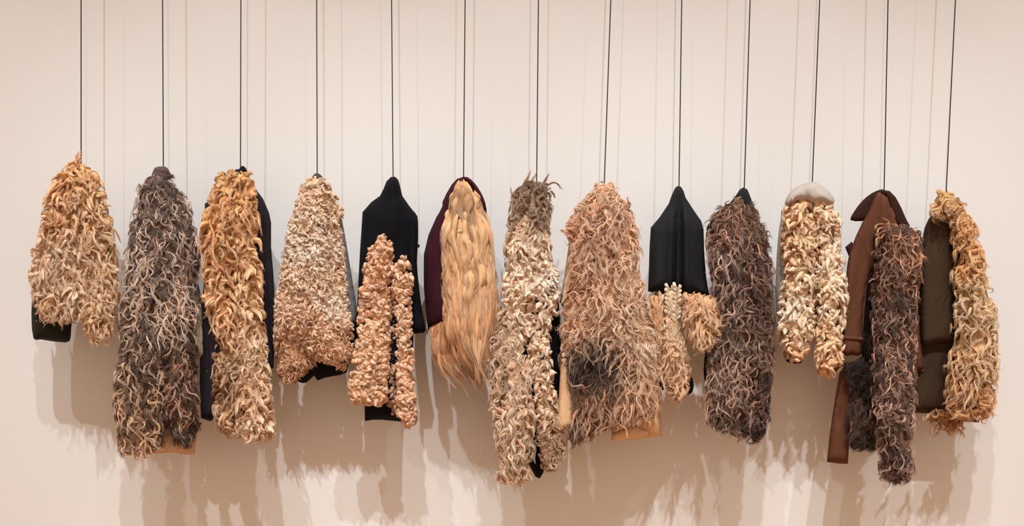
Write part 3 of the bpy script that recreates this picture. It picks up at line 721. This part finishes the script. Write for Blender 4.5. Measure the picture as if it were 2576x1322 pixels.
# ================================================================== 9 black cape with fleece hem
c = coat('cape', 1708, 470, 'black pointed cape with deep centre folds above a short honey fleece hem')
S = Surf([(1699, 471), (1706, 467), (1714, 470), (1720, 481), (1725, 497), (1745, 528), (1764, 555), (1770, 575), (1772, 640), (1777, 700), (1784, 742), (1760, 748), (1715, 744), (1672, 742), (1630, 732), (1632, 680), (1634, 620), (1637, 572), (1660, 545),
          (1682, 512), (1690, 490)], -8, 44, 55, 26, sm=0,
         folds=plus(vfold((1705, 500, 1693, 740, 5, -24), (1713, 500, 1715, 740, 4.5, -22), (1704, 510, 1704, 740, 5, 8), (1690, 540, 1682, 740, 8, 12), (1726, 520, 1728, 740, 9, 12), (1650, 580, 1652, 740, 9, 6), (1756, 580, 1762, 740, 9, -6)), wob(1.2, 20, 60, 9)))
panel('cape_body', S, jet, c, 3)
t9 = Tint([(1650, 760, (206, 160, 104)), (1650, 860, (198, 150, 96)), (1690, 740, (232, 214, 184)), (1700, 820, (226, 202, 162)), (1735, 750, (198, 150, 104)), (1765, 800, (216, 176, 124)), (1795, 800, (208, 168, 114)), (1700, 920, (216, 182, 136)), (1700, 1000, (196, 148, 98))], root=0.56)
sheepskin(c, [(1638, 730), (1664, 732), (1672, 790), (1668, 850), (1656, 885), (1646, 830), (1638, 780)], 'long', t9, base=18, T=20, R=24, inset=5, over=dict(len=(64, 14), W=(5.2, 1.5), den=1.3, lift=0.45))
sheepskin(c, [(1714, 738), (1745, 730), (1780, 740), (1802, 746), (1808, 785), (1806, 830), (1792, 862), (1762, 870), (1742, 852), (1724, 815), (1716, 780)], 'wavy', t9, base=22, T=40, R=42, inset=7,
          over=dict(len=(48, 10), W=(4.8, 1.3), den=1.5, curl=3.5, rnd=0.3, flow=0.3))
panel('boot_toe', Surf([(1724, 964), (1736, 942), (1745, 962), (1742, 984), (1730, 992), (1720, 985)], 10, 12, 10, 8), black, c, 5)
panel('boot_toe', Surf([(1660, 940), (1668, 938), (1670, 975), (1664, 990), (1658, 984)], 4, 8, 6, 6), black, c, 5)
sheepskin(c, [(1673, 728), (1712, 726), (1713, 800), (1722, 880), (1738, 930), (1730, 960), (1715, 985), (1695, 990), (1680, 975), (1666, 940), (1662, 890), (1670, 800)], 'wavy', t9, base=20, T=24, R=34, inset=7, over=dict(len=(46, 10), W=(4.8, 1.4), den=1.3, down=1.0, curl=4))
# two plaits of pale wool down the middle
def plait(parent, pts, r, rs):
    pts = np.asarray(pts, float)
    seg = np.linalg.norm(np.diff(pts, axis=0), axis=1); s = np.concatenate([[0], np.cumsum(seg)]); Lt = s[-1]
    ps, ws, cs = [], [], []
    n = 9; t = np.linspace(0, 1, n); step = r * 0.62
    k = 0; u = 0.0
    while u < Lt - r * 2:
        sg = 1 if k % 2 else -1
        uu = u + (t ** 1.3 * 1.9) * r
        x = np.interp(uu, s, pts[:, 0]); y = np.interp(uu, s, pts[:, 1]); w = np.interp(uu, s, pts[:, 2])
        off = sg * r * (0.95 * np.sin(math.pi * (0.25 + 0.75 * t)) - 0.55 * t ** 2)
        ps.append(np.stack([x + off, y, w + r * (0.9 * np.sin(t * math.pi) - 0.5)], 1)); ws.append(r * 0.55 * math.exp(rs.normal(0, 0.1)))
        u += step; k += 1
    p = np.array(ps); L = len(p)
    col = np.repeat((lin((226, 204, 172)) * np.exp(rs.normal(0, 0.12, (L, 1))))[:, None], n, 1)
    D = dict(p=p, t=t, W=np.array(ws), col=keep(col), st=dict(STY['fat'], flat=0.8), L=L, n=n)
    o = lock_mesh('plait', D, rs, parent, 8)
    D['st'] = dict(D['st'], m=5, frizz=2.0, sr=0.4)
    lock_fibres('loose_fibres', D, rs, o)
    return o
for pts in ([(1684, 713, 38), (1683, 760, 40), (1681, 795, 38)], [(1703, 711, 40), (1703, 760, 42), (1701, 812, 42)]):
    plait(c, pts, 8.6, np.random.RandomState(5))

# ================================================================== 10 dark brown curly coat
c = coat('sheepskin_coat', 1872, 474, 'dark brown curly fleece coat with a plain black pointed neck')
S = Surf([(1861, 476), (1870, 471), (1880, 476), (1886, 490), (1897, 520), (1911, 555), (1922, 580), (1930, 640), (1925, 700), (1880, 720), (1800, 720), (1780, 660), (1774, 610), (1778, 570), (1800, 535), (1838, 508), (1852, 490)], -8, 30, 45, 20, sm=0)
panel('coat_body', S, jet, c)
panel('lining', Surf([(1790, 850), (1850, 860), (1850, 960), (1790, 965), (1772, 955), (1772, 900)], -10, 14, 20, 8, sm=1), black, c)
t10 = Tint([(1860, 520, (104, 74, 56)), (1810, 560, (100, 76, 64)), (1840, 680, (98, 78, 70)), (1910, 620, (96, 70, 56)), (1920, 760, (84, 62, 50)), (1830, 800, (104, 84, 74)), (1830, 960, (108, 86, 74)), (1910, 950, (78, 54, 42)), (1810, 1050, (92, 70, 58)), (1900, 1090, (58, 40, 34))],
           root=0.75)
t10p = Tint([(1860, 530, (150, 108, 78)), (1830, 640, (164, 134, 116)), (1910, 640, (138, 100, 78)), (1910, 800, (116, 84, 66)), (1840, 800, (172, 140, 118)), (1830, 960, (176, 144, 122)), (1915, 960, (124, 86, 62)), (1820, 1050, (144, 112, 92)), (1900, 1090, (84, 58, 48))], root=0.72, tip=1.2, dark=0.6)
sheepskin(c, [(1846, 506), (1868, 498), (1886, 510), (1900, 545), (1920, 585), (1930, 625), (1934, 690), (1938, 760), (1938, 840), (1936, 900), (1920, 920), (1860, 920), (1800, 900), (1798, 850), (1800, 800), (1796, 740), (1792, 690), (1786, 640), (1784, 600),
              (1788, 562), (1804, 535), (1826, 514)], 'two', t10, top=t10p, base=10, T=36, R=65, inset=8)
sheepskin(c, [(1805, 830), (1860, 820), (1880, 880), (1886, 960), (1886, 1040), (1880, 1084), (1850, 1074), (1815, 1070), (1786, 1050), (1782, 1000), (1782, 950), (1790, 890)], 'two', t10, top=t10p, base=18, T=26, R=45, inset=8, over=dict(down=0.9, len=(58, 16)))
sheepskin(c, [(1892, 700), (1925, 690), (1936, 780), (1938, 860), (1938, 920), (1934, 990), (1928, 1060), (1914, 1094), (1890, 1098), (1882, 1060), (1886, 960), (1884, 860)], 'two', t10, top=t10p, base=14, T=24, R=34, inset=7, over=dict(len=(42, 12)))

# ================================================================== 11 grey hood, cream clumped wool
c = coat('hooded_coat', 2043, 458, 'cream clumped-wool coat with a smooth oatmeal grey hood and two front strips')
S = Surf([(1978, 520), (2095, 520), (2100, 600), (2108, 760), (2090, 850), (2000, 862), (1962, 850), (1952, 780), (1952, 680), (1957, 600), (1965, 545)], -22, 24, 40, 14, sm=1)
panel('coat_body', S, fleecegrey, c)
panel('lining', Surf([(1976, 880), (2026, 874), (2020, 908), (2004, 914), (1986, 912), (1974, 902)], -6, 12, 14, 8, sm=1), black, c, 7)
t11 = Tint([(2010, 540, (204, 164, 112)), (1985, 580, (206, 160, 108)), (2030, 600, (226, 190, 140)), (1980, 660, (190, 142, 96)), (2020, 700, (230, 204, 160)), (1990, 770, (240, 224, 196)), (2020, 830, (226, 196, 152)), (1990, 890, (206, 158, 106)), (2070, 540, (226, 196, 156)),
            (2090, 600, (236, 214, 180)), (2100, 700, (240, 222, 194)), (2080, 720, (228, 194, 142)), (2110, 780, (238, 214, 180)), (2080, 840, (226, 188, 136)), (2095, 920, (212, 158, 98))], root=0.52)
sheepskin(c, [(1986, 500), (2040, 494), (2054, 530), (2050, 620), (2050, 700), (2048, 770), (2046, 830), (2032, 872), (2006, 896), (1980, 896), (1964, 872), (1962, 810), (1968, 750), (1974, 690), (1974, 620), (1968, 570), (1974, 536)], 'fat', t11, base=6, T=30, R=45, inset=7)
sheepskin(c, [(2054, 496), (2084, 500), (2102, 540), (2106, 600), (2114, 650), (2122, 700), (2126, 750), (2122, 800), (2116, 850), (2112, 890), (2108, 928), (2088, 938), (2062, 924), (2058, 860), (2064, 810), (2058, 750), (2058, 680), (2058, 590)], 'fat', t11, base=10, T=30, R=34, inset=7)
S = Surf([(1974, 513), (1978, 498), (1988, 482), (2005, 469), (2024, 461), (2042, 457), (2058, 460), (2074, 471), (2088, 484), (2098, 498), (2099, 508), (2091, 519), (2078, 514), (2064, 511), (2050, 514), (2038, 510), (2022, 507), (2006, 509), (1990, 515), (1980, 520)], 18, 36, 24, 26, sm=1,
         folds=plus(vfold((2020, 458, 2036, 516, 5, -5), (2046, 458, 2040, 516, 5, 4)), wob(1.5, 12, 18, 4)))
panel('hood', S, fleecegrey, c, 5)
seam('hood_seam', [(2020, 467), (2027, 482), (2034, 500)], S, fleecegrey, c, 1.0)

# ================================================================== 12 brown cloth coat with curly collar strip
c = coat('cloth_coat', 2224, 478, 'brown cloth overcoat with upturned collar and a dark curly fleece strip down its front')
S = Surf([(2222, 480), (2238, 492), (2252, 520), (2264, 555), (2280, 640), (2300, 720), (2316, 850), (2325, 932), (2290, 938), (2240, 940), (2200, 940), (2170, 900), (2150, 800), (2150, 640), (2176, 548), (2192, 515), (2204, 490)], -10, 22, 22, 20, sm=0,
         folds=plus(vfold((2238, 500, 2232, 580, 4, -10), (2224, 500, 2220, 580, 9, 5), (2306, 740, 2314, 930, 7, -4)), wob(1.2, 20, 60, 12)))
panel('coat_body', S, brown, c)
S12 = Surf([(2209, 484), (2218, 488), (2222, 520), (2216, 570), (2206, 620), (2208, 672), (2196, 682), (2184, 710), (2174, 770), (2170, 830), (2168, 890), (2144, 892), (2120, 893), (2117, 858), (2122, 800), (2128, 700), (2134, 650), (2142, 624), (2152, 596), (2168, 562), (2186, 528), (2198, 500)], 8, 13, 16, 10, sm=1,
           folds=plus(vfold((2172, 610, 2140, 820, 8, -5), (2190, 600, 2160, 800, 9, 3)), wob(1.0, 15, 45, 13)))
panel('sleeve', S12, brown, c, 7)
seam('sleeve_seam', [(2158, 588), (2168, 604), (2180, 630), (2186, 660), (2180, 700)], S12, brown, c, 0.8, 0.0)
panel('lining', Surf([(2188, 694), (2208, 682), (2212, 800), (2206, 905), (2170, 900), (2174, 800), (2180, 730)], 14, 6, 8, 6, sm=1), cloth('dark_opening_shade', (26, 18, 15), (16, 11, 9), sheen=0), c, 7)  # dark sheet added for the shade in the coat's opening, no real lining
o = panel('cuff_strap', Surf([(2115, 840), (2140, 845), (2172, 847), (2172, 858), (2140, 856), (2114, 851)], 19, 5, 4, 5, sm=1), brown, c, 4)
S = Surf([(2139, 553), (2149, 531), (2168, 506), (2192, 486), (2216, 476), (2226, 479), (2218, 492), (2208, 520), (2196, 545), (2182, 552), (2166, 556)], -2, 10, 14, 10, sm=1)
panel('collar', S, brown2, c, 5)
S = Surf([(2220, 477), (2238, 480), (2253, 495), (2267, 521), (2279, 549), (2289, 568), (2272, 576), (2254, 566), (2240, 530), (2228, 495)], -2, 9, 10, 10, sm=0)
panel('collar', S, brown2, c, 5)
panel('epaulette', Surf([(2126, 621), (2143, 607), (2152, 630), (2136, 646)], -4, 8, 8, 8, sm=0), brown2, c, 5)
S = Surf([(2114, 925), (2143, 908), (2152, 970), (2140, 1060), (2133, 1166), (2108, 1165), (2080, 1161), (2086, 1100), (2096, 1030), (2106, 970)], -12, 16, 20, 12, sm=0, folds=vfold((2128, 960, 2110, 1060, 8, -5), (2112, 1060, 2104, 1150, 12, 3)))
panel('front_panel', S, brown, c, 7)
t12d = Tint([(2170, 950, (40, 26, 18)), (2160, 1100, (46, 31, 22)), (2145, 1050, (92, 66, 46))], root=0.7, dark=0.7)
sheepskin(c, [(2190, 800), (2200, 790), (2204, 900), (2208, 1100), (2182, 1118), (2152, 1120), (2140, 1090), (2146, 1000), (2136, 950), (2124, 908), (2168, 896), (2180, 860)], 'fuzz', t12d, base=8, T=10, R=25, inset=6, over=dict(len=(40, 10), down=0.9))
t12 = Tint([(2260, 590, (108, 74, 50)), (2285, 630, (116, 80, 52)), (2240, 660, (84, 60, 48)), (2220, 600, (72, 52, 42)), (2240, 760, (78, 56, 46)), (2250, 860, (90, 66, 54)), (2250, 1000, (96, 72, 60)), (2240, 1150, (82, 60, 50))],
           root=0.75)
t12p = Tint([(2260, 590, (176, 124, 88)), (2285, 640, (190, 132, 88)), (2240, 660, (140, 100, 78)), (2240, 760, (134, 98, 78)), (2250, 860, (160, 122, 98)), (2250, 1000, (166, 130, 108)), (2240, 1150, (138, 104, 86))], root=0.72, tip=1.2, dark=0.6)
sheepskin(c, [(2212, 562), (2242, 558), (2280, 563), (2308, 578), (2316, 620), (2312, 675), (2298, 700), (2250, 704), (2214, 690), (2214, 640), (2212, 600)], 'two', t12, top=t12p, base=30, T=26, R=36, inset=7, over=dict(down=0.65, len=(44, 12), den=0.9))
sheepskin(c, [(2200, 690), (2250, 680), (2298, 690), (2302, 760), (2300, 840), (2300, 920), (2296, 1000), (2290, 1080), (2290, 1170), (2278, 1200), (2250, 1200), (2222, 1194), (2212, 1160), (2212, 1100), (2208, 1040), (2202, 980), (2202, 900), (2202, 830), (2198, 760)], 'two', t12, top=t12p,
          base=26, T=26, R=40, inset=8, over=dict(len=(46, 12), curl=7))

# ================================================================== 13 olive coat with golden curls
c = coat('cloth_coat', 2380, 480, 'dark olive cloth jacket with golden curled fleece along its right side, at the right end')
S = Surf([(2346, 535), (2366, 528), (2387, 548), (2398, 580), (2402, 660), (2403, 740), (2401, 858), (2380, 862), (2352, 865), (2318, 872), (2314, 800), (2314, 700), (2318, 620), (2325, 575), (2335, 552)], -8, 22, 20, 20, sm=0, folds=wob(2.0, 20, 80, 21))
panel('sleeve', S, olive, c)
S = Surf([(2302, 640), (2340, 600), (2440, 560), (2470, 700), (2480, 1000), (2462, 1062), (2400, 1058), (2376, 1045), (2370, 1041), (2296, 1037), (2293, 960), (2310, 860)], -34, 24, 40, 14, sm=0, folds=wob(1.4, 20, 80, 22))
panel('coat_body', S, olive, c)
panel('lining', Surf([(2396, 1010), (2462, 1005), (2464, 1050), (2440, 1057), (2398, 1061), (2386, 1040)], -14, 12, 16, 8, sm=1), black, c)
t13 = Tint([(2360, 500, (220, 180, 112)), (2400, 490, (204, 154, 84)), (2340, 520, (224, 192, 140)), (2430, 560, (208, 156, 84)), (2420, 640, (196, 146, 84)), (2470, 660, (220, 178, 110)), (2450, 740, (228, 200, 150)), (2430, 800, (222, 190, 138)), (2490, 800, (226, 192, 138)),
            (2450, 900, (222, 188, 132)), (2420, 950, (196, 150, 92)), (2490, 960, (216, 176, 118)), (2390, 1060, (172, 122, 66)), (2480, 1040, (188, 138, 80))], root=0.55)
gold = dict(len=(60, 16), W=(5.0, 1.5), curl=8.5, turns=1.45, den=0.85, rnd=0.45, stray=15.0)
sheepskin(c, [(2342, 505), (2356, 484), (2380, 475), (2404, 484), (2420, 510), (2436, 548), (2440, 580), (2415, 590), (2398, 560), (2380, 540), (2360, 528), (2345, 540), (2340, 525)], 'wavy', t13, base=12, T=26, R=26, inset=6, over=dict(gold, len=(34, 9)))
sheepskin(c, [(2404, 545), (2432, 545), (2452, 590), (2466, 640), (2480, 690), (2494, 740), (2500, 800), (2502, 860), (2498, 930), (2494, 990), (2486, 1034), (2460, 1036), (2430, 1020), (2400, 1018), (2386, 1000), (2392, 950), (2398, 890), (2408, 850), (2410, 760), (2408, 650)], 'wavy', t13,
          base=0, T=34, R=50, inset=8, over=gold)
sheepskin(c, [(2345, 1026), (2400, 1024), (2426, 1034), (2420, 1054), (2385, 1056), (2352, 1050)], 'wavy', t13, base=-14, T=10, R=14, inset=4, over=dict(gold, len=(72, 16), down=1.4, lift=0.2, den=1.1, hang=110.0, W=(4.0, 1.2), curl=5.5))

print('locks', STATS)
